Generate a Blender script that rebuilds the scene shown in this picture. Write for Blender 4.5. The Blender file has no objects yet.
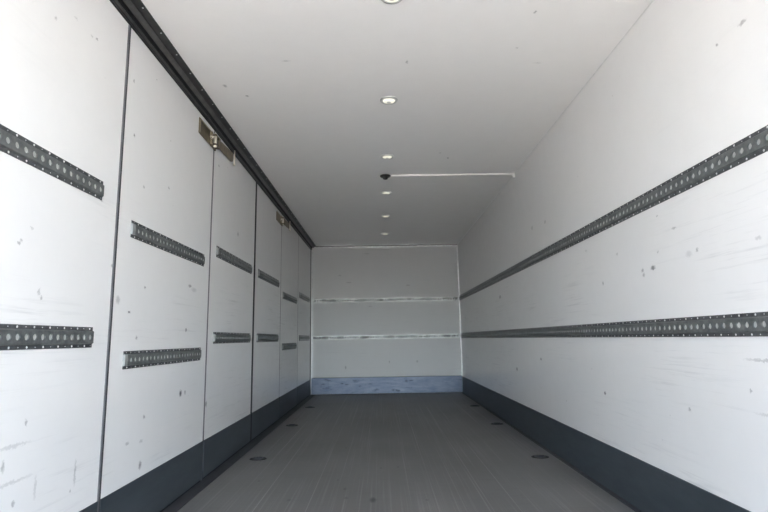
import bpy, bmesh, math, random
from mathutils import Matrix, Vector
random.seed(7)
S = bpy.context.scene
COL = S.collection

# ------------------------------------------------------------ camera
F_PX = 520.64
cd = bpy.data.cameras.new('camera'); cam = bpy.data.objects.new('camera', cd); COL.objects.link(cam)
cd.sensor_width = 36.0; cd.lens = F_PX / 768 * 36.0; cd.clip_start = .02
r = Vector((0.99987089, -0.003781, -0.01561734)); u = Vector((0.01483421, -0.15636182, 0.98758844)); f = Vector((0.00617602, 0.98769261, 0.15628555))
cam.matrix_world = Matrix(((r.x, u.x, -f.x, -0.0649), (r.y, u.y, -f.y, 0.0), (r.z, u.z, -f.z, 0.8758), (0, 0, 0, 1)))
S.camera = cam

# ------------------------------------------------------------ sky, sun, exposure
w = bpy.data.worlds.new('sky'); S.world = w; w.use_nodes = True
wn = w.node_tree.nodes; wl = w.node_tree.links
sky = wn.new('ShaderNodeTexSky'); sky.sky_type = 'NISHITA'; sky.sun_disc = False
sky.sun_elevation = math.radians(44); sky.sun_rotation = math.radians(-21); sky.air_density = 1.0; sky.dust_density = 2.5; sky.ozone_density = 1.0
hs = wn.new('ShaderNodeHueSaturation'); hs.inputs['Saturation'].default_value = .62   # thin haze
wl.new(sky.outputs[0], hs.inputs['Color']); wl.new(hs.outputs[0], wn['Background'].inputs[0]); wn['Background'].inputs[1].default_value = 0.76
sd = bpy.data.lights.new('sun', 'SUN'); sun = bpy.data.objects.new('sun', sd); COL.objects.link(sun)
sd.energy = 14.5; sd.angle = math.radians(.53); sd.color = (1.0, .90, .77)
sun.rotation_euler = Vector((.34, -.86, -.90)).to_track_quat('-Z', 'Y').to_euler()
S.view_settings.view_transform = 'Standard'; S.view_settings.look = 'None'
S.view_settings.gamma = 1; S.view_settings.use_curve_mapping = False
S.view_settings.exposure = 2.2

# ------------------------------------------------------------ dimensions (metres)
W = 1.225      # half width
D = 8.599      # front bulkhead
H = 2.414      # ceiling
Y0 = -1.3      # rear opening
KICK = 0.245
DP = 1.25      # door pitch
DS = 1.007     # first door starts

# ------------------------------------------------------------ material helpers
class N:
    def __init__(s, name):
        s.m = bpy.data.materials.new(name); s.m.use_nodes = True
        s.t = s.m.node_tree; s.b = s.t.nodes['Principled BSDF']
        g = s.t.nodes.new('ShaderNodeNewGeometry'); s.pos = g.outputs['Position']
    def n(s, ty, **k):
        x = s.t.nodes.new(ty)
        for a, v in k.items(): setattr(x, a, v)
        return x
    def link(s, a, b): s.t.links.new(a, b)
    def set(s, sock, v):
        if hasattr(v, 'is_output'): s.link(v, sock)
        else: sock.default_value = v
    def math(s, op, a, b=0.0, c=None, clamp=False):
        x = s.n('ShaderNodeMath', operation=op); x.use_clamp = clamp
        s.set(x.inputs[0], a); s.set(x.inputs[1], b)
        if c is not None: s.set(x.inputs[2], c)
        return x.outputs[0]
    def scaled(s, v, off=(0, 0, 0)):
        x = s.n('ShaderNodeMapping'); s.link(s.pos, x.inputs[0]); x.inputs['Scale'].default_value = v; x.inputs['Location'].default_value = off
        return x.outputs[0]
    def noise(s, vec, scale=1.0, detail=3.0, rough=.5):
        x = s.n('ShaderNodeTexNoise'); s.link(vec, x.inputs['Vector'])
        x.inputs['Scale'].default_value = scale; x.inputs['Detail'].default_value = detail; x.inputs['Roughness'].default_value = rough
        return x.outputs[0]
    def ramp(s, v, a, b, lo=0.0, hi=1.0):
        x = s.n('ShaderNodeMapRange'); s.link(v, x.inputs[0])
        for i, q in enumerate((a, b, lo, hi)): x.inputs[1 + i].default_value = q
        return x.outputs[0]
    def mix(s, fac, a, b):
        x = s.n('ShaderNodeMix', data_type='RGBA'); s.set(x.inputs[0], fac)
        for i, q in ((6, a), (7, b)):
            if hasattr(q, 'is_output'): s.link(q, x.inputs[i])
            else: x.inputs[i].default_value = (*q, 1)
        return x.outputs[2]
    def bump(s, h, strength, dist=.002):
        x = s.n('ShaderNodeBump'); x.inputs['Strength'].default_value = strength; x.inputs['Distance'].default_value = dist
        s.link(h, x.inputs['Height']); s.link(x.outputs[0], s.b.inputs['Normal'])
    def out(s, col, rough=.5, metal=0.0, spec=.5):
        if hasattr(col, 'is_output'): s.link(col, s.b.inputs['Base Color'])
        else: s.b.inputs['Base Color'].default_value = (*col, 1)
        s.set(s.b.inputs['Roughness'], rough); s.set(s.b.inputs['Metallic'], metal); s.b.inputs['Specular IOR Level'].default_value = spec
        return s.m

MARK_R = [(2.443,1.186,0.022,0.012,0.80),(2.540,1.186,0.014,0.009,0.55),(2.535,1.165,0.012,0.010,0.45),(2.235,1.335,0.020,0.006,0.40),(2.089,1.212,0.010,0.010,0.50),(2.146,1.205,0.025,0.015,0.20),(1.743,1.195,0.020,0.008,0.25),(2.363,1.419,0.008,0.006,0.60),(1.685,1.958,0.022,0.008,0.50),(1.825,1.958,0.008,0.008,0.60),(5.095,0.566,0.030,0.020,0.70),(4.307,0.690,0.018,0.012,0.80),(3.105,0.543,0.012,0.012,0.90),(2.258,0.559,0.009,0.009,0.50),(1.871,0.674,0.007,0.006,0.50),(1.78,0.782,0.11,0.005,0.35),(1.75,0.60,0.12,0.004,0.25),(5.658,1.301,0.050,0.020,0.50),(3.010,1.174,0.010,0.015,0.50),(2.802,1.311,0.012,0.010,0.30),(3.222,1.398,0.012,0.008,0.30),(2.385,1.253,0.006,0.006,0.40),(3.981,1.756,0.020,0.015,0.40),(4.333,1.784,0.020,0.020,0.40)]
MARK_L = [(3.077,0.582,0.021,0.020,1.00),(3.146,0.581,0.012,0.014,0.60),(2.407,1.012,0.014,0.006,0.90),(2.554,1.141,0.010,0.008,0.70),(3.153,1.208,0.030,0.010,0.60),(3.119,0.943,0.012,0.012,0.80),(2.495,0.898,0.010,0.008,0.60),(2.621,0.517,0.012,0.010,0.60),(2.318,2.105,0.008,0.010,0.60),(2.355,1.845,0.010,0.010,0.80),(1.656,1.208,0.005,0.008,0.50),(1.648,1.196,0.005,0.006,0.50),(1.703,1.257,0.004,0.006,0.30),(1.766,1.049,0.005,0.015,0.40),(1.780,1.030,0.006,0.006,0.50),(1.991,2.117,0.008,0.006,0.60),(1.954,2.108,0.010,0.006,0.30),(1.759,0.623,0.004,0.012,0.50),(2.039,0.338,0.006,0.006,0.60),(2.107,1.463,0.010,0.006,0.90),(2.062,0.398,0.004,0.050,0.40),(1.833,0.403,0.004,0.040,0.25),(2.606,0.299,0.016,0.020,0.70),(2.463,0.422,0.020,0.008,0.40),(2.603,0.409,0.020,0.008,0.35),(2.300,1.061,0.020,0.020,0.40),(2.230,1.203,0.010,0.010,0.50),(3.223,1.190,0.050,0.015,0.25),(3.527,0.469,0.020,0.020,0.60),(4.165,1.734,0.020,0.020,0.50),(2.777,1.712,0.012,0.008,0.50),(2.482,1.630,0.010,0.006,0.50),(3.621,2.126,0.020,0.008,0.50),(1.671,0.507,0.004,0.020,0.50),(1.732,0.383,0.006,0.012,0.50),(1.727,2.037,0.008,0.008,0.40),(1.842,2.113,0.012,0.006,0.30),(1.71,.56,.09,.004,.25),(1.72,.45,.10,.004,.25)]
MARK_C = [(-1.001,2.983,0.012,0.020,0.50),(-0.902,3.118,0.012,0.012,0.60),(0.099,2.729,0.006,0.020,0.50),(0.694,2.285,0.006,0.012,0.60),(0.531,4.329,0.008,0.020,0.60),(0.448,4.202,0.010,0.010,0.40),(0.687,2.599,0.010,0.006,0.40),(-0.578,2.703,0.030,0.006,0.35),(0.843,2.758,0.030,0.006,0.20)]
MARK_F = [(-0.128,3.035,0.020,0.050,0.90),(-0.371,4.429,0.010,0.030,0.40),(-0.297,3.257,0.010,0.030,0.50),(0.032,3.767,0.010,0.020,0.40),(-0.355,3.459,0.010,0.020,0.30),(-0.593,3.062,0.012,0.020,0.50),(-0.854,3.468,0.010,0.020,0.40),(-0.085,3.747,0.010,0.020,0.40),(-0.279,3.080,0.014,0.020,0.50),(0.168,3.018,0.010,0.020,0.40)]
MARK_B = [(-.75,1.92,.03,.012,.3),(-.6,1.8,.05,.012,.35),(.38,1.74,.04,.012,.35),(-.25,1.40,.04,.01,.3),(-.66,.42,.015,.03,.5),(.05,.50,.01,.02,.5),(.5,.50,.02,.02,.4),(-.3,2.28,.06,.01,.25)]

def marks(n, lst, ax):
    """dark scuffs of their own shape: sum of warped ellipses at places on the panel (axes ax of position)"""
    sep = n.n('ShaderNodeSeparateXYZ')
    wv = n.n('ShaderNodeTexNoise'); n.link(n.pos, wv.inputs['Vector']); wv.inputs['Scale'].default_value = 120; wv.inputs['Detail'].default_value = 2
    ma = n.n('ShaderNodeVectorMath', operation='MULTIPLY_ADD'); n.link(wv.outputs['Color'], ma.inputs[0]); ma.inputs[1].default_value = (.022,) * 3
    sb = n.n('ShaderNodeVectorMath', operation='ADD'); n.link(n.pos, sb.inputs[0]); sb.inputs[1].default_value = (-.011,) * 3
    n.link(sb.outputs[0], ma.inputs[2]); n.link(ma.outputs[0], sep.inputs[0])
    A, B = sep.outputs[ax[0]], sep.outputs[ax[1]]
    tot = None
    for a, b, ra, rb, k in lst:
        ra = max(ra * .95, .007); rb = max(rb * .95, .006)
        p = n.math('MULTIPLY', n.math('SUBTRACT', A, a), 1 / ra); q = n.math('MULTIPLY', n.math('SUBTRACT', B, b), 1 / rb)
        d2 = n.math('ADD', n.math('MULTIPLY', p, p), n.math('MULTIPLY', q, q))
        v = n.math('MULTIPLY', n.ramp(d2, .1, 1.4, 1, 0), k)
        tot = v if tot is None else n.math('MAXIMUM', tot, v)
    return tot

def white_panel(name, lst, ax, base=(.835, .83, .82), rough=.16, dirt=1.0, streak=(2.2, 2.2, 60)):
    n = N(name)
    fine = n.noise(n.scaled((9, 9, 9)), 1, 5, .6)
    c = n.mix(n.ramp(fine, .35, .7), tuple(x * .985 for x in base), base)
    # horizontal rub lines
    st = n.noise(n.scaled(streak, (3.1, 1.7, 4.4)), 1, 4, .65)
    gate = n.ramp(n.noise(n.scaled((1.3, 1.3, 2.5)), 1, 2), .48, .68)
    sz = n.n('ShaderNodeSeparateXYZ'); n.link(n.pos, sz.inputs[0]); gate = n.math('MULTIPLY', gate, n.ramp(sz.outputs[2], 1.1, 1.7, 1.0, .15))   # rubbed by cargo at pallet height
    c = n.mix(n.math('MULTIPLY', n.math('MULTIPLY', n.ramp(st, .54, .70), gate), .34 * dirt), c, (.42, .42, .43))
    # small specks
    vo = n.n('ShaderNodeTexVoronoi'); n.link(n.scaled((9, 9, 11)), vo.inputs['Vector']); vo.inputs['Scale'].default_value = 1.0
    rn = n.n('ShaderNodeTexWhiteNoise', noise_dimensions='3D'); n.link(vo.outputs['Position'], rn.inputs['Vector'])
    rad = n.ramp(rn.outputs['Value'], .5, 1.0, 0.0, .055)
    sp = n.math('MULTIPLY', n.math('LESS_THAN', vo.outputs['Distance'], rad), n.ramp(n.noise(n.scaled((1, .8, 1.1)), 1, 2), .42, .62))
    c = n.mix(n.math('MULTIPLY', sp, .38 * dirt), c, (.18, .18, .19))
    c = n.mix(n.math('MULTIPLY', marks(n, lst, ax), .85), c, (.06, .06, .065))
    n.bump(n.noise(n.scaled((2.5, 2.5, 2.5)), 1, 1), .05, .004)
    return n.out(c, n.ramp(fine, .3, .7, rough - .01, rough + .02), 0, .5)

M = {}
M['wall_r'] = white_panel('white_panel_right', MARK_R, (1, 2))
M['wall_l'] = white_panel('white_panel_doors', MARK_L, (1, 2))
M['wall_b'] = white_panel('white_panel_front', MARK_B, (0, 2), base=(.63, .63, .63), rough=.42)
M['ceil'] = white_panel('white_ceiling_panel', MARK_C, (0, 1), base=(.92, .905, .88), rough=.13, dirt=.5, streak=(1.4, 50, 2))

def kick_mat(name, base, hi, rough=.42, metal=0.0, spec=.35):
    n = N(name)
    a = n.noise(n.scaled((6, 3, 14)), 1, 6, .65)
    c = n.mix(n.ramp(a, .35, .75), base, hi)
    return n.out(c, rough, metal, spec)
M['kick'] = kick_mat('slate_kick_board', (.041, .051, .060), (.062, .074, .086))
n = N('scuffed_sky_tinted_kick')
a = n.noise(n.scaled((5, 1, 22)), 1, 5, .7); b = n.noise(n.scaled((7, 1, 26)), 1, 3, .6)
c = n.mix(n.ramp(a, .35, .7), (.075, .095, .14), (.135, .155, .20))  # blue of the reflected sky is mixed into the steel colour
c = n.mix(n.ramp(b, .60, .68, 0, .85), c, (.02, .03, .05))
M['kick_b'] = n.out(c, .38, .55, .5)

n = N('dark_anti_slip_floor')
l1 = n.noise(n.scaled((75, .55, 1)), 1, 4, .6); l2 = n.noise(n.scaled((26, .25, 1)), 1, 3, .6)
x1 = n.noise(n.scaled((4, 50, 1)), 1, 3, .6); big = n.noise(n.scaled((1.6, 1.0, 1)), 1, 3, .5)
c = n.mix(n.ramp(big, .3, .75), (.12, .116, .112), (.16, .156, .152))
c = n.mix(n.ramp(l1, .54, .78, 0, .42), c, (.30, .295, .285))
c = n.mix(n.ramp(l2, .60, .75, 0, .3), c, (.32, .31, .30))
c = n.mix(n.ramp(x1, .55, .75, 0, .3), c, (.08, .08, .08))
c = n.mix(n.math('MULTIPLY', marks(n, MARK_F, (0, 1)), .85), c, (.012, .012, .013))
sx = n.n('ShaderNodeSeparateXYZ'); n.link(n.pos, sx.inputs[0])
fr = n.math('FRACT', n.math('MULTIPLY', n.math('ADD', sx.outputs[0], 5.03), 1 / .138))
ln_ = n.math('LESS_THAN', fr, .035)
wob = n.noise(n.scaled((7.3, .22, 1), (2, 0, 0)), 1, 3, .7)
lg = n.ramp(n.noise(n.scaled((3, .5, 1)), 1, 3, .6), .38, .62)
c = n.mix(n.math('MULTIPLY', n.math('MULTIPLY', ln_, n.ramp(wob, .45, .65)), .42), c, (.42, .41, .39))
fr2 = n.math('FRACT', n.math('MULTIPLY', n.math('ADD', sx.outputs[0], 5.0), 1 / .0276))
n.bump(n.math('ADD', l1, n.math('GREATER_THAN', fr2, .75)), .25, .002)
M['floor'] = n.out(c, .5, 0, .35)

def steel(name, lo, hi, rough, metal=.85, sc=30):
    n = N(name)
    a = n.noise(n.scaled((sc, sc, sc)), 1, 4, .6)
    return n.out(n.mix(n.ramp(a, .35, .68), lo, hi), n.ramp(a, .3, .7, rough, rough + .12), metal)
M['rail'] = steel('galvanised_rail', (.14, .15, .15), (.23, .245, .24), .42, .6)
M['rail_bright'] = steel('rail_opening_reflection', (.40, .41, .40), (.74, .75, .74), .36, .5, 14)  # far rails: reflection of the open rear put into the colour
M['rail_worn'] = steel('patchy_rail_reflection', (.06, .06, .06), (.62, .63, .62), .36, .45, 11)  # random dark and bright patches, the bright tone standing for reflected daylight
M['hole_dark'] = steel('dark_rail_hole', (.02, .02, .02), (.06, .06, .06), .6, 0, 6)
M['flange'] = steel('dull_rail_flange', (.085, .09, .095), (.15, .155, .16), .5, .6)
M['hole'] = steel('bright_zinc_hole', (.42, .43, .42), (.58, .59, .57), .5, .1)
M['rivet'] = steel('rivet_head', (.62, .63, .64), (.8, .8, .8), .35, .3)
M['cap'] = steel('rail_end_cap', (.30, .31, .31), (.40, .41, .40), .5, .2)
M['alu'] = steel('bright_aluminium', (.52, .53, .53), (.70, .70, .70), .36, .7)
M['track'] = steel('dark_anodised_track', (.030, .031, .030), (.060, .061, .058), .34, .35, 12)
M['track_sheen'] = steel('track_ridge_sheen', (.10, .10, .098), (.17, .17, .165), .34, .4, 12)  # lighter grey stands for the gloss along the ridge
M['track_mid'] = steel('track_lower_edge', (.06, .06, .058), (.10, .10, .098), .34, .4, 12)
M['black'] = steel('black_rubber_and_shade', (.010, .010, .011), (.016, .016, .017), .6, 0)  # rubber seals, and painted shade in the track groove and gap
M['seal'] = steel('grey_rubber_seal', (.14, .14, .15), (.20, .20, .21), .5, 0)
M['joint'] = steel('pale_sealant', (.62, .62, .60), (.7, .7, .68), .6, 0)
M['sealdark'] = steel('dark_rubber_seal', (.028, .028, .032), (.045, .045, .05), .5, 0)
M['brass'] = steel('yellow_zinc_steel', (.13, .105, .065), (.26, .215, .14), .36, .8, 45)
M['bolt'] = steel('bright_bolt', (.62, .58, .48), (.82, .78, .68), .25, .9)
M['bolt_dull'] = steel('dull_zinc_rim', (.30, .26, .18), (.45, .40, .30), .4, .7)
M['sensor'] = steel('black_plastic', (.012, .012, .012), (.02, .02, .02), .4, 0)
M['white'] = steel('white_plastic', (.78, .76, .75), (.82, .80, .79), .4, 0)
M['ring'] = steel('satin_lamp_ring', (.52, .52, .50), (.62, .62, .60), .35, .55)
M['outer'] = steel('white_body_skin', (.7, .7, .7), (.76, .76, .76), .35, 0)
n = N('lamp_lens'); lens = n.out((.85, .84, .72), .25, 0)
n.b.inputs['Emission Color'].default_value = (1, .97, .82, 1); n.b.inputs['Emission Strength'].default_value = .15
M['lens'] = lens
n = N('unseen_bounce_yard')
a = n.noise(n.scaled((.7, .7, .7)), 1, 6, .6)
sg = n.n('ShaderNodeSeparateXYZ'); n.link(n.pos, sg.inputs[0])
M['ground'] = n.out(n.mix(n.math('LESS_THAN', sg.outputs[1], -11.0), n.mix(a, (.48, .455, .42), (.58, .55, .51)), (.05, .05, .05)), .9)   # unseen yard, made pale near and dark far off to shape bounced light

# ------------------------------------------------------------ mesh helpers
def link(name, bm, mats, parent=None):
    me = bpy.data.meshes.new(name); bmesh.ops.recalc_face_normals(bm, faces=bm.faces[:]); bm.to_mesh(me); bm.free()
    for m in (mats if isinstance(mats, (list, tuple)) else [mats]): me.materials.append(M[m])
    o = bpy.data.objects.new(name, me); COL.objects.link(o)
    if parent: o.parent = parent
    return o
def tag(o, label=None, cat=None, group=None, kind=None):
    if label: o['label'] = label
    if cat: o['category'] = cat
    if group: o['group'] = group
    if kind: o['kind'] = kind
    return o
def empty(name, loc, rz=0):
    o = bpy.data.objects.new(name, None); COL.objects.link(o); o.location = loc; o.rotation_euler = (0, 0, rz); o.empty_display_size = .1
    return o
def box(bm, x0, x1, y0, y1, z0, z1, mi=0, bev=0):
    vs = [bm.verts.new((x, y, z)) for x in (x0, x1) for y in (y0, y1) for z in (z0, z1)]
    fs = []
    for q in ((0, 1, 3, 2), (4, 6, 7, 5), (0, 4, 5, 1), (2, 3, 7, 6), (0, 2, 6, 4), (1, 5, 7, 3)):
        fc = bm.faces.new([vs[i] for i in q]); fc.material_index = mi; fs.append(fc)
    if bev:
        es = list({e for fc in fs for e in fc.edges})
        bmesh.ops.bevel(bm, geom=es, offset=bev, segments=2, profile=.6, affect='EDGES')
def boxm(*a, **k):
    bm = bmesh.new(); box(bm, *a, **k); return bm
def extrude_profile(bm, pts, y0, y1, mi=0, closed=True, ax='y'):
    P = (lambda a, t, b: (a, t, b)) if ax == 'y' else (lambda a, t, b: (t, a, b))
    A = [bm.verts.new(P(a, y0, b)) for a, b in pts]; B = [bm.verts.new(P(a, y1, b)) for a, b in pts]
    m = len(pts)
    for i in range(m if closed else m - 1):
        j = (i + 1) % m
        bm.faces.new((A[i], A[j], B[j], B[i])).material_index = mi
    if closed:
        bm.faces.new(A).material_index = mi; bm.faces.new(B[::-1]).material_index = mi
def lathe(bm, prof, c, seg=24, mi=0, axis='z'):
    """prof: list of (radius, height) from start to end"""
    rings = []
    for rr, hh in prof:
        ring = []
        if rr < 1e-6: ring = [bm.verts.new(Vector(c) + axv(axis, 0, 0, hh))]
        else:
            for k in range(seg):
                t = 2 * math.pi * k / seg; ring.append(bm.verts.new(Vector(c) + axv(axis, rr * math.cos(t), rr * math.sin(t), hh)))
        rings.append(ring)
    for a, b in zip(rings, rings[1:]):
        for k in range(seg):
            j = (k + 1) % seg
            if len(a) == 1 and len(b) == 1: continue
            if len(a) == 1: fc = bm.faces.new((a[0], b[k], b[j]))
            elif len(b) == 1: fc = bm.faces.new((a[k], a[j], b[0]))
            else: fc = bm.faces.new((a[k], a[j], b[j], b[k]))
            fc.material_index = mi; fc.smooth = True
def axv(axis, a, b, h):
    return Vector((a, b, h)) if axis == 'z' else Vector((h, a, b)) if axis == 'x' else Vector((a, h, b))
def cyl(bm, c, rad, h, seg=16, mi=0, axis='z', ch=.0):
    ch = ch or rad * .12
    lathe(bm, [(0, 0), (rad - ch, 0), (rad, ch), (rad, h - ch), (rad - ch, h), (0, h)], c, seg, mi, axis)

def rail_mesh(L, hh=.040, pitch=.0415, hr=.0112, seed=0, mats=('rail', 'flange', 'hole', 'rivet')):
    """perforated load-securing rail: runs along +Y from 0 to L, faces +X"""
    rnd = random.Random(seed)
    bm = bmesh.new(); xo = .009; cz = hh * .57; fz = hh * .66; t = .003
    # flanges and sloping shoulders
    for s in (-1, 1):
        prof = [(0, s * hh), (t, s * hh), (t, s * fz)]
        A = [bm.verts.new((a, 0, b)) for a, b in prof]; B = [bm.verts.new((a, L, b)) for a, b in prof]
        for i in range(2): bm.faces.new((A[i], A[i + 1], B[i + 1], B[i])).material_index = 1
        p2 = [(t, s * fz), (xo, s * cz)]
        A = [bm.verts.new((a, 0, b)) for a, b in p2]; B = [bm.verts.new((a, L, b)) for a, b in p2]
        bm.faces.new((A[0], A[1], B[1], B[0])).material_index = 0
    for y in (0, L):   # far and near ends closed
        vs = [bm.verts.new(q) for q in ((0, y, -hh), (t, y, -hh), (t, y, -fz), (xo, y, -cz), (xo, y, cz), (t, y, fz), (t, y, hh), (0, y, hh))]
        bm.faces.new(vs).material_index = 0
    nc = max(1, int(L / pitch)); m = (L - nc * pitch) / 2; K = 12
    if m > 1e-4:
        for a, b in ((0, m), (L - m, L)):
            bm.faces.new([bm.verts.new(q) for q in ((xo, a, -cz), (xo, b, -cz), (xo, b, cz), (xo, a, cz))])
    for i in range(nc):
        ya, yb = m + i * pitch, m + (i + 1) * pitch; yc = (ya + yb) / 2
        corner = [bm.verts.new(q) for q in ((xo, yb, cz), (xo, ya, cz), (xo, ya, -cz), (xo, yb, -cz))]
        ring = []; lip = []; back = []
        for k in range(K):
            th = math.pi / 4 + 2 * math.pi * k / K + 0
            cy, czz = math.cos(th), math.sin(th)
            ring.append(bm.verts.new((xo, yc + hr * cy, hr * 1.0 * czz)))
            back.append(bm.verts.new((xo - .004, yc + hr * .96 * cy, hr * .96 * czz)))
        q = K // 4
        for c4 in range(4):
            v0 = corner[c4]
            for k in range(q):
                a, b = ring[(c4 * q + k) % K], ring[(c4 * q + k + 1) % K]
                if k == 0: bm.faces.new((v0, a, b)) if True else None
                else: bm.faces.new((v0, a, b) if k < q - 0 else (v0, a, b))
            bm.faces.new((v0, ring[((c4 + 1) * q) % K], corner[(c4 + 1) % 4]))
        for k in range(K):
            j = (k + 1) % K
            bm.faces.new((ring[k], back[k], back[j], ring[j])).material_index = 0
        bm.faces.new(back).material_index = 2
        # rivets on both flanges: large ones every second pitch, small ones between
        zr = (hh + fz) / 2
        for s in (-1, 1):
            big = (i + (s > 0)) % 2 == 0
            rr = .0045 if big else .0022
            yy = yc if s > 0 else yc + pitch * .3
            if yy > L - .006: continue
            top = bm.verts.new((t + rr * .7, yy, s * zr)); ba = [bm.verts.new((t, yy + rr * math.cos(math.pi / 3 * k), s * zr + rr * math.sin(math.pi / 3 * k))) for k in range(6)]
            for k in range(6): bm.faces.new((top, ba[k], ba[(k + 1) % 6])).material_index = 3
    me = bpy.data.meshes.new('load_rail'); bmesh.ops.remove_doubles(bm, verts=bm.verts[:], dist=1e-5); bmesh.ops.recalc_face_normals(bm, faces=bm.faces[:]); bm.to_mesh(me); bm.free()
    for k in mats: me.materials.append(M[k])
    return me

# ------------------------------------------------------------ the yard and the body shell
g = link('ground', boxm(-30, 30, -40, 30, -1.35, -1.15), 'ground'); tag(g, 'unseen yard below the open rear, pale then dark to shape bounced light', 'ground', kind='structure')
fl = link('floor', boxm(-W - .05, W + .05, Y0, D + .06, -.12, 0), 'floor'); tag(fl, 'dark grey anti slip box floor with long pale scratches', 'floor', kind='structure')
ce = link('ceiling', boxm(-W - .09, W + .05, Y0, D + .06, H, H + .06), 'ceil'); tag(ce, 'glossy white ceiling panel with a row of small round lamps', 'ceiling', kind='structure')
wr = link('wall_right', boxm(W, W + .05, Y0, D + .06, 0, H), 'wall_r'); tag(wr, 'long white right hand wall panel carrying two continuous rails', 'wall', kind='structure')
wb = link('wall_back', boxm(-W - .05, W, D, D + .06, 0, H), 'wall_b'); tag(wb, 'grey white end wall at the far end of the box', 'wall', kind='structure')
wlft = link('wall_left', boxm(-W - .09, -W - .05, Y0, D + .06, 0, H), 'outer'); tag(wlft, 'outer side skin behind the row of tall white doors', 'wall', kind='structure')
bm = boxm(W - .006, W, Y0, D, 0.0, .254, bev=.0015)
o = link('baseboard_right', bm, 'kick'); tag(o, 'dark slate kick board along the foot of the right wall', 'baseboard', kind='structure')
bm = boxm(-W + .012, W - .006, D - .006, D, 0.006, .258, bev=.0015)
o = link('baseboard_back', bm, 'kick_b'); tag(o, 'scuffed steel kick plate across the far wall, sky reflection in its colour', 'baseboard', kind='structure')

trims = []
def trim(bm, mat, label):
    o = link('trim_%d' % (len(trims) + 1), bm, mat); tag(o, label, 'trim', kind='structure'); trims.append(o)
# bright corner beads of the far wall
def bead(x0, x1, z0, z1, y1=D, t=.008):
    b = bmesh.new(); box(b, x0, x1, y1 - t, y1, z0, z1, bev=.002); return b
bm = bmesh.new(); box(bm, W - .015, W - .0005, D - .008, D, .26, H - .03, bev=.0025)
trim(bm, 'alu', 'bright metal corner bead at the right end of the far wall')
bm = bmesh.new(); box(bm, -W + .012, -W + .029, D - .008, D, .26, H - .075, bev=.0025)
trim(bm, 'alu', 'bright metal corner bead at the left end of the far wall')
bm = bmesh.new(); box(bm, -W + .08, W - .03, D - .010, D, H - .030, H - .010, bev=.0025)
trim(bm, 'alu', 'bright metal bead along the top of the far wall')
trim(boxm(-W + .08, W, D - .012, D, H - .010, H), 'sealdark', 'thin dark joint between far wall and ceiling')
bm = bmesh.new(); extrude_profile(bm, [(W - .005, H), (W, H), (W, H - .005)], Y0, D - .012)
trim(bm, 'joint', 'thin grey sealant joint between right wall and ceiling')
trim(boxm(W - .036, W - .006, Y0, D - .006, 0, .005, bev=.001), 'sealdark', 'narrow dark floor edge strip along the right kick board')
trim(boxm(-W + .002, -W + .078, Y0, D, 0, .005, bev=.001), 'sealdark', 'dark floor edge strip under the tall doors')
trim(boxm(-W + .078, W - .036, D - .02, D - .006, 0, .005), 'black', 'black joint at the foot of the far wall')
trim(boxm(-W + .03, W - .016, D - .007, D, .258, .266), 'sealdark', 'thin dark joint above the far kick plate')
trim(boxm(-W - .05, -W, Y0, DS, 0, H, bev=.002), 'outer', 'white fixed side panel between the open rear and the first tall door')
trim(boxm(-W - .05, -W + .002, DS + 6 * DP + .004, D, .006, 2.345), 'sealdark', 'dark upright seal between last tall door and far wall')

# ------------------------------------------------------------ sliding-door track under the ceiling
tr = empty('door_track', (-W, Y0, H)); tag(tr, 'long dark metal sliding door track along the left ceiling edge', 'track')
LT = D - Y0 - .002
bm = bmesh.new()
prof = [(-.048, 0), (.085, 0), (.085, -.005), (.050, -.005), (.047, -.012), (.038, -.019), (.033, -.026), (.024, -.028), (.022, -.018), (.012, -.018), (.012, -.044), (.016, -.050), (.010, -.058), (.002, -.060), (.002, -.064), (-.006, -.064), (-.006, -.040), (-.048, -.040)]
extrude_profile(bm, prof, 0, LT)
bm.faces.ensure_lookup_table()
for q in range(len(prof)): bm.faces[q].material_index = 1 if q in (4, 5, 6) else 2 if q in (7, 8, 9, 13, 14) else 3 if q in (10, 11) else 0  # ridge sheen and the shade of the gaps are put into slot colours
link('track_profile', bm, ['track', 'track_sheen', 'black', 'track_mid'], tr)
bm = bmesh.new(); box(bm, -.034, .0005, 0, LT, -.069, -.064); link('shadow_gap_strip', bm, 'black', tr)  # black strip painted in for the shadow gap above the doors
bm = bmesh.new(); box(bm, .001, .0035, 0, LT, -.0625, -.0605); link('edge_lip', bm, 'flange', tr)
sc = bmesh.new(); cyl(sc, (0, 0, -.003), .0042, .003, 10, ch=.001)
sc_o = link('screw', sc, 'rivet', tr)
k = 0; first = True
for i in range(0, 32):
    y = 2.211 + .2015 * (i - 5)
    if y > D - .05: break
    s = sc_o if first else sc_o.copy()
    if not first: COL.objects.link(s); s.parent = tr
    first = False; s.location = (.073, y - Y0, -.005)

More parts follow.
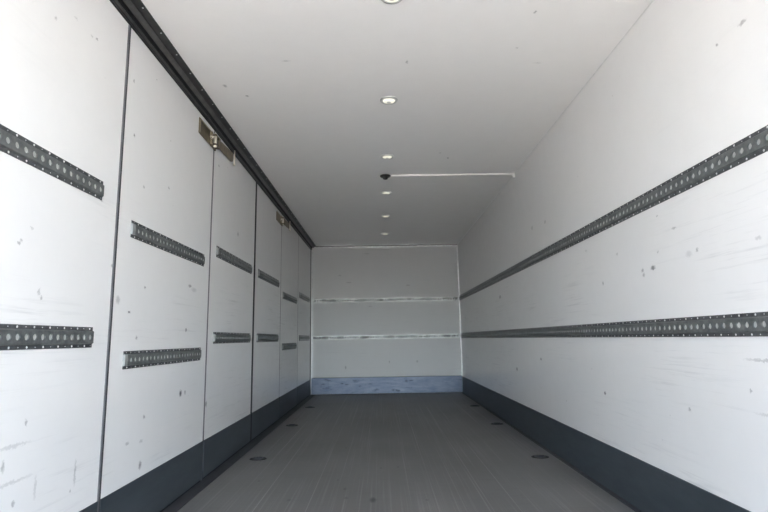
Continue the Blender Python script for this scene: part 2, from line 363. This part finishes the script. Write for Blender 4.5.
# ------------------------------------------------------------ six tall side doors with short rails
rail_short = rail_mesh(1.0, seed=3)
wheel = []
LB = ['nearest tall white side door, cut off by the left picture edge',
      'second tall white side door with lower set rails and a round dark spot',
      'third tall white side door, its right edge at the black gap',
      'fourth tall white side door, just beyond the black gap',
      'fifth tall white side door, narrow looking, with lower set rails',
      'sixth and farthest tall white side door, next to the far wall']
seal_w = [.022, .020, .040, .016, .016, .012]
for i in range(6):
    y = DS + DP * i
    e = empty('door_%d' % (i + 1), (-W, y, 0)); tag(e, LB[i], 'door', 'tall side doors', 'structure')
    ln = DP - seal_w[i]
    bm = boxm(-.045, 0, .0, ln, .012, 2.343, bev=.002)
    link('panel', bm, 'wall_l', e)
    bm = boxm(0.0, .004, .0, ln, .014, KICK, bev=.0012)
    link('kick_plate', bm, 'kick', e)
    link('bottom_seal', boxm(-.04, -.004, 0, ln, 0, .012), 'black', e)
    # edge seal filling the joint up to the next door
    if i == 0:
        link('edge_seal', boxm(-.04, .002, ln, ln + .012, .004, 2.343, bev=.001), 'seal', e)
        link('edge_seal', boxm(-.04, .002, ln + .012, DP, .004, 2.343), 'sealdark', e)
    elif i == 1:
        link('edge_seal', boxm(-.04, .001, ln, ln + .012, .004, 2.343, bev=.001), 'seal', e)
        link('edge_seal', boxm(-.04, .001, ln + .012, DP, .004, 2.343), 'sealdark', e)
    elif i == 2:
        link('edge_seal', boxm(-.04, .004, ln, DP, .004, 2.343, bev=.001), 'black', e)
    else:
        link('edge_seal', boxm(-.04, .000, ln, DP, .004, 2.343), 'sealdark', e)
    zs = (.898, 1.502) if i not in (1, 4) else (.797, 1.398)
    for z in zs:
        rl = bpy.data.objects.new('load_rail', rail_short); COL.objects.link(rl); rl.parent = e; rl.location = (0, .102 if i == 0 else .118, z)
        cp = link('end_cap', boxm(0.0015, .0105, -.003, .026, -.025, .025, bev=.001), 'cap', rl)

# ------------------------------------------------------------ long rails
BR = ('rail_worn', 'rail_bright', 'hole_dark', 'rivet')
def long_rail(L, loc, rz, label, hh, seed, **kw):
    o = bpy.data.objects.new('load_rail', rail_mesh(L, hh, seed=seed, **kw)); COL.objects.link(o)
    o.location = loc; o.rotation_euler = (0, 0, rz); tag(o, label, 'rail', 'long perforated load rails')
long_rail(D - .01 - Y0, (W, D - .01, 1.512), math.pi, 'upper long perforated steel rail on the right wall', .042, 11)
long_rail(D - .01 - Y0, (W, D - .01, .903), math.pi, 'lower long perforated steel rail on the right wall', .041, 12)
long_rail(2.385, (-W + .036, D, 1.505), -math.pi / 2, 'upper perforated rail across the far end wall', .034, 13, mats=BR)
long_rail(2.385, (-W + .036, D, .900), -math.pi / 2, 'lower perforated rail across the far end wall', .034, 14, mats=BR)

# ------------------------------------------------------------ latches high on the doors
def make_latch(y0, label):
    e = empty('door_latch', (-W, y0, 2.19)); tag(e, label, 'latch', 'latches at the top of the doors')
    bm = bmesh.new(); box(bm, 0, .006, 0, .225, .012, .115, bev=.0015)
    pl = link('back_plate', bm, 'brass', e)
    bm = bmesh.new()
    for zz in (.022, .088): box(bm, .006, .040, .232, .330, zz, zz + .007, bev=.001)
    box(bm, 0, .007, .225, .335, .010, .112, bev=.001); box(bm, .034, .040, .300, .330, .022, .095, bev=.001)
    link('bracket', bm, 'brass', e)
    bm = bmesh.new(); box(bm, .006, .009, .004, .010, .014, .113); box(bm, .006, .009, .010, .222, .107, .113); box(bm, .006, .022, .205, .222, .020, .104, bev=.001)
    link('rim', bm, 'bolt_dull', e)
    bm = bmesh.new(); cyl(bm, (.024, .262, .012), .012, .095, 14)
    link('hinge_pin', bm, 'bolt', e)
    bm = bmesh.new(); cyl(bm, (.010, .205, .060), .016, .016, 6, axis='x', ch=.002); cyl(bm, (.010, .20, .060), .008, .030, 10, axis='x', ch=.002)
    link('bolt', bm, 'bolt', e)
    # tapering lever plate
    bm = bmesh.new()
    pts = [(.325, .030), (.40, .052), (.70, .060), (.735, .075), (.735, .140), (.325, .108)]
    A = [bm.verts.new((.006, a, b)) for a, b in pts]; B = [bm.verts.new((.013, a, b)) for a, b in pts]
    bm.faces.new(A); bm.faces.new(B[::-1])
    for q in range(len(pts)):
        j = (q + 1) % len(pts); bm.faces.new((A[q], A[j], B[j], B[q]))
    link('lever_plate', bm, 'brass', e)
    bm = bmesh.new(); cyl(bm, (.020, .745, .062), .0055, .105, 12); 
    lathe(bm, [(0, 0), (.007, .002), (.011, .009), (.011, .015), (.007, .022), (0, .024)], (.020, .745, .040), 12)
    link('handle', bm, 'bolt', e)
    return e
make_latch(3.185, 'near yellowed steel latch high on the second and third doors')
make_latch(3.185 + 2 * DP, 'far dark steel latch high on the fourth and fifth doors')

# ------------------------------------------------------------ ceiling lamps
def make_lamp():
    e = empty('ceiling_light', (0, 0, 0))
    bm = bmesh.new(); lathe(bm, [(.058, 0), (.058, -.003), (.054, -.008), (.046, -.010), (.041, -.007), (.041, 0)], (0, 0, 0), 32)
    link('lamp_ring', bm, 'ring', e)
    bm = bmesh.new(); lathe(bm, [(.041, -.001), (.040, -.008), (.034, -.013), (.020, -.016), (.012, -.0165), (0, -.0165)], (0, 0, 0), 32)
    link('lens', bm, 'lens', e)
    bm = bmesh.new(); lathe(bm, [(.014, -.016), (.014, -.018), (.010, -.019), (0, -.019)], (0, 0, 0), 20)
    link('centre_cap', bm, 'ring', e)
    return e
lamps = [(2.150, 'round ceiling light at the very top picture edge'), (3.201, 'large near round ceiling light, second from the top edge'), (4.270, 'round ceiling light just before the black sensor'),
         (5.384, 'round ceiling light just beyond the black sensor'), (6.464, 'small round ceiling light, second from the far wall'), (7.584, 'smallest round ceiling light, nearest the far wall')]
L0 = make_lamp()
for i, (y, lb) in enumerate(lamps):
    if i == 0: e = L0
    else:
        e = L0.copy(); COL.objects.link(e)
        for ch in list(L0.children):
            c2 = ch.copy(); COL.objects.link(c2); c2.parent = e
    e.location = (.003, y, H); tag(e, lb, 'light', 'round lights along the ceiling')

# ------------------------------------------------------------ sensor and cable cover
e = empty('motion_sensor', (-.010, 4.80, H)); tag(e, 'small black motion sensor on the ceiling between two lights', 'sensor')
bm = bmesh.new(); lathe(bm, [(0, 0), (.050, 0), (.052, -.006), (.046, -.014), (.030, -.017), (0, -.017)], (0, 0, 0), 24); link('base', bm, 'sensor', e)
bm = bmesh.new(); lathe(bm, [(.026, -.016), (.027, -.026), (.020, -.036), (.010, -.040), (0, -.041)], (0, 0, 0), 20); link('dome', bm, 'sensor', e)
e = empty('cable_cover', (0, 4.79, H)); tag(e, 'thin white cable cover running from black sensor to right wall', 'cable cover')
link('cover_strip', boxm(.042, 1.196, -.010, .010, -.014, 0, bev=.002), 'white', e)
bm = bmesh.new(); box(bm, 1.196, W - .001, -.013, .013, -.018, 0, bev=.002); box(bm, W - .017, W - .001, -.012, .012, -.040, -.016, bev=.002)
link('elbow', bm, 'white', e)

# ------------------------------------------------------------ lashing rings let into the floor
def make_tie():
    e = empty('lashing_ring', (0, 0, 0))
    bm = bmesh.new()
    lathe(bm, [(0, .0005), (.052, .0005), (.056, .004), (.062, .004), (.064, 0)], (0, 0, 0), 28)
    for v in bm.verts: v.co.y *= .8
    link('recessed_cup', bm, 'black', e)
    bm = bmesh.new(); R_, r_ = .036, .004
    vs = [[bm.verts.new(((R_ + r_ * math.cos(b)) * math.cos(a), (R_ + r_ * math.cos(b)) * math.sin(a), .0065 + r_ * math.sin(b))) for b in [k * math.pi / 4 for k in range(8)]] for a in [k * math.pi / 12 for k in range(24)]]
    for i in range(24):
        for j in range(8):
            fc = bm.faces.new((vs[i][j], vs[(i + 1) % 24][j], vs[(i + 1) % 24][(j + 1) % 8], vs[i][(j + 1) % 8])); fc.smooth = True
    for v in bm.verts: v.co.y *= .8
    link('ring', bm, 'sealdark', e)
    return e
T0 = make_tie()
ties = [(-1.005, 4.086, 'nearest floor lashing ring on the left, beside the door feet'), (-1.010, 5.602, 'middle floor lashing ring on the left side'), (-1.018, 7.025, 'farthest floor lashing ring on the left side'),
        (1.080, 3.992, 'nearest floor lashing ring on the right, beside the kick board'), (1.089, 5.480, 'middle floor lashing ring on the right side'), (1.116, 6.901, 'farthest floor lashing ring on the right side')]
for i, (x, y, lb) in enumerate(ties):
    if i == 0: e = T0
    else:
        e = T0.copy(); COL.objects.link(e)
        for ch in list(T0.children):
            c2 = ch.copy(); COL.objects.link(c2); c2.parent = e
    e.location = (x, y, 0); tag(e, lb, 'lashing ring', 'lashing rings in the floor')
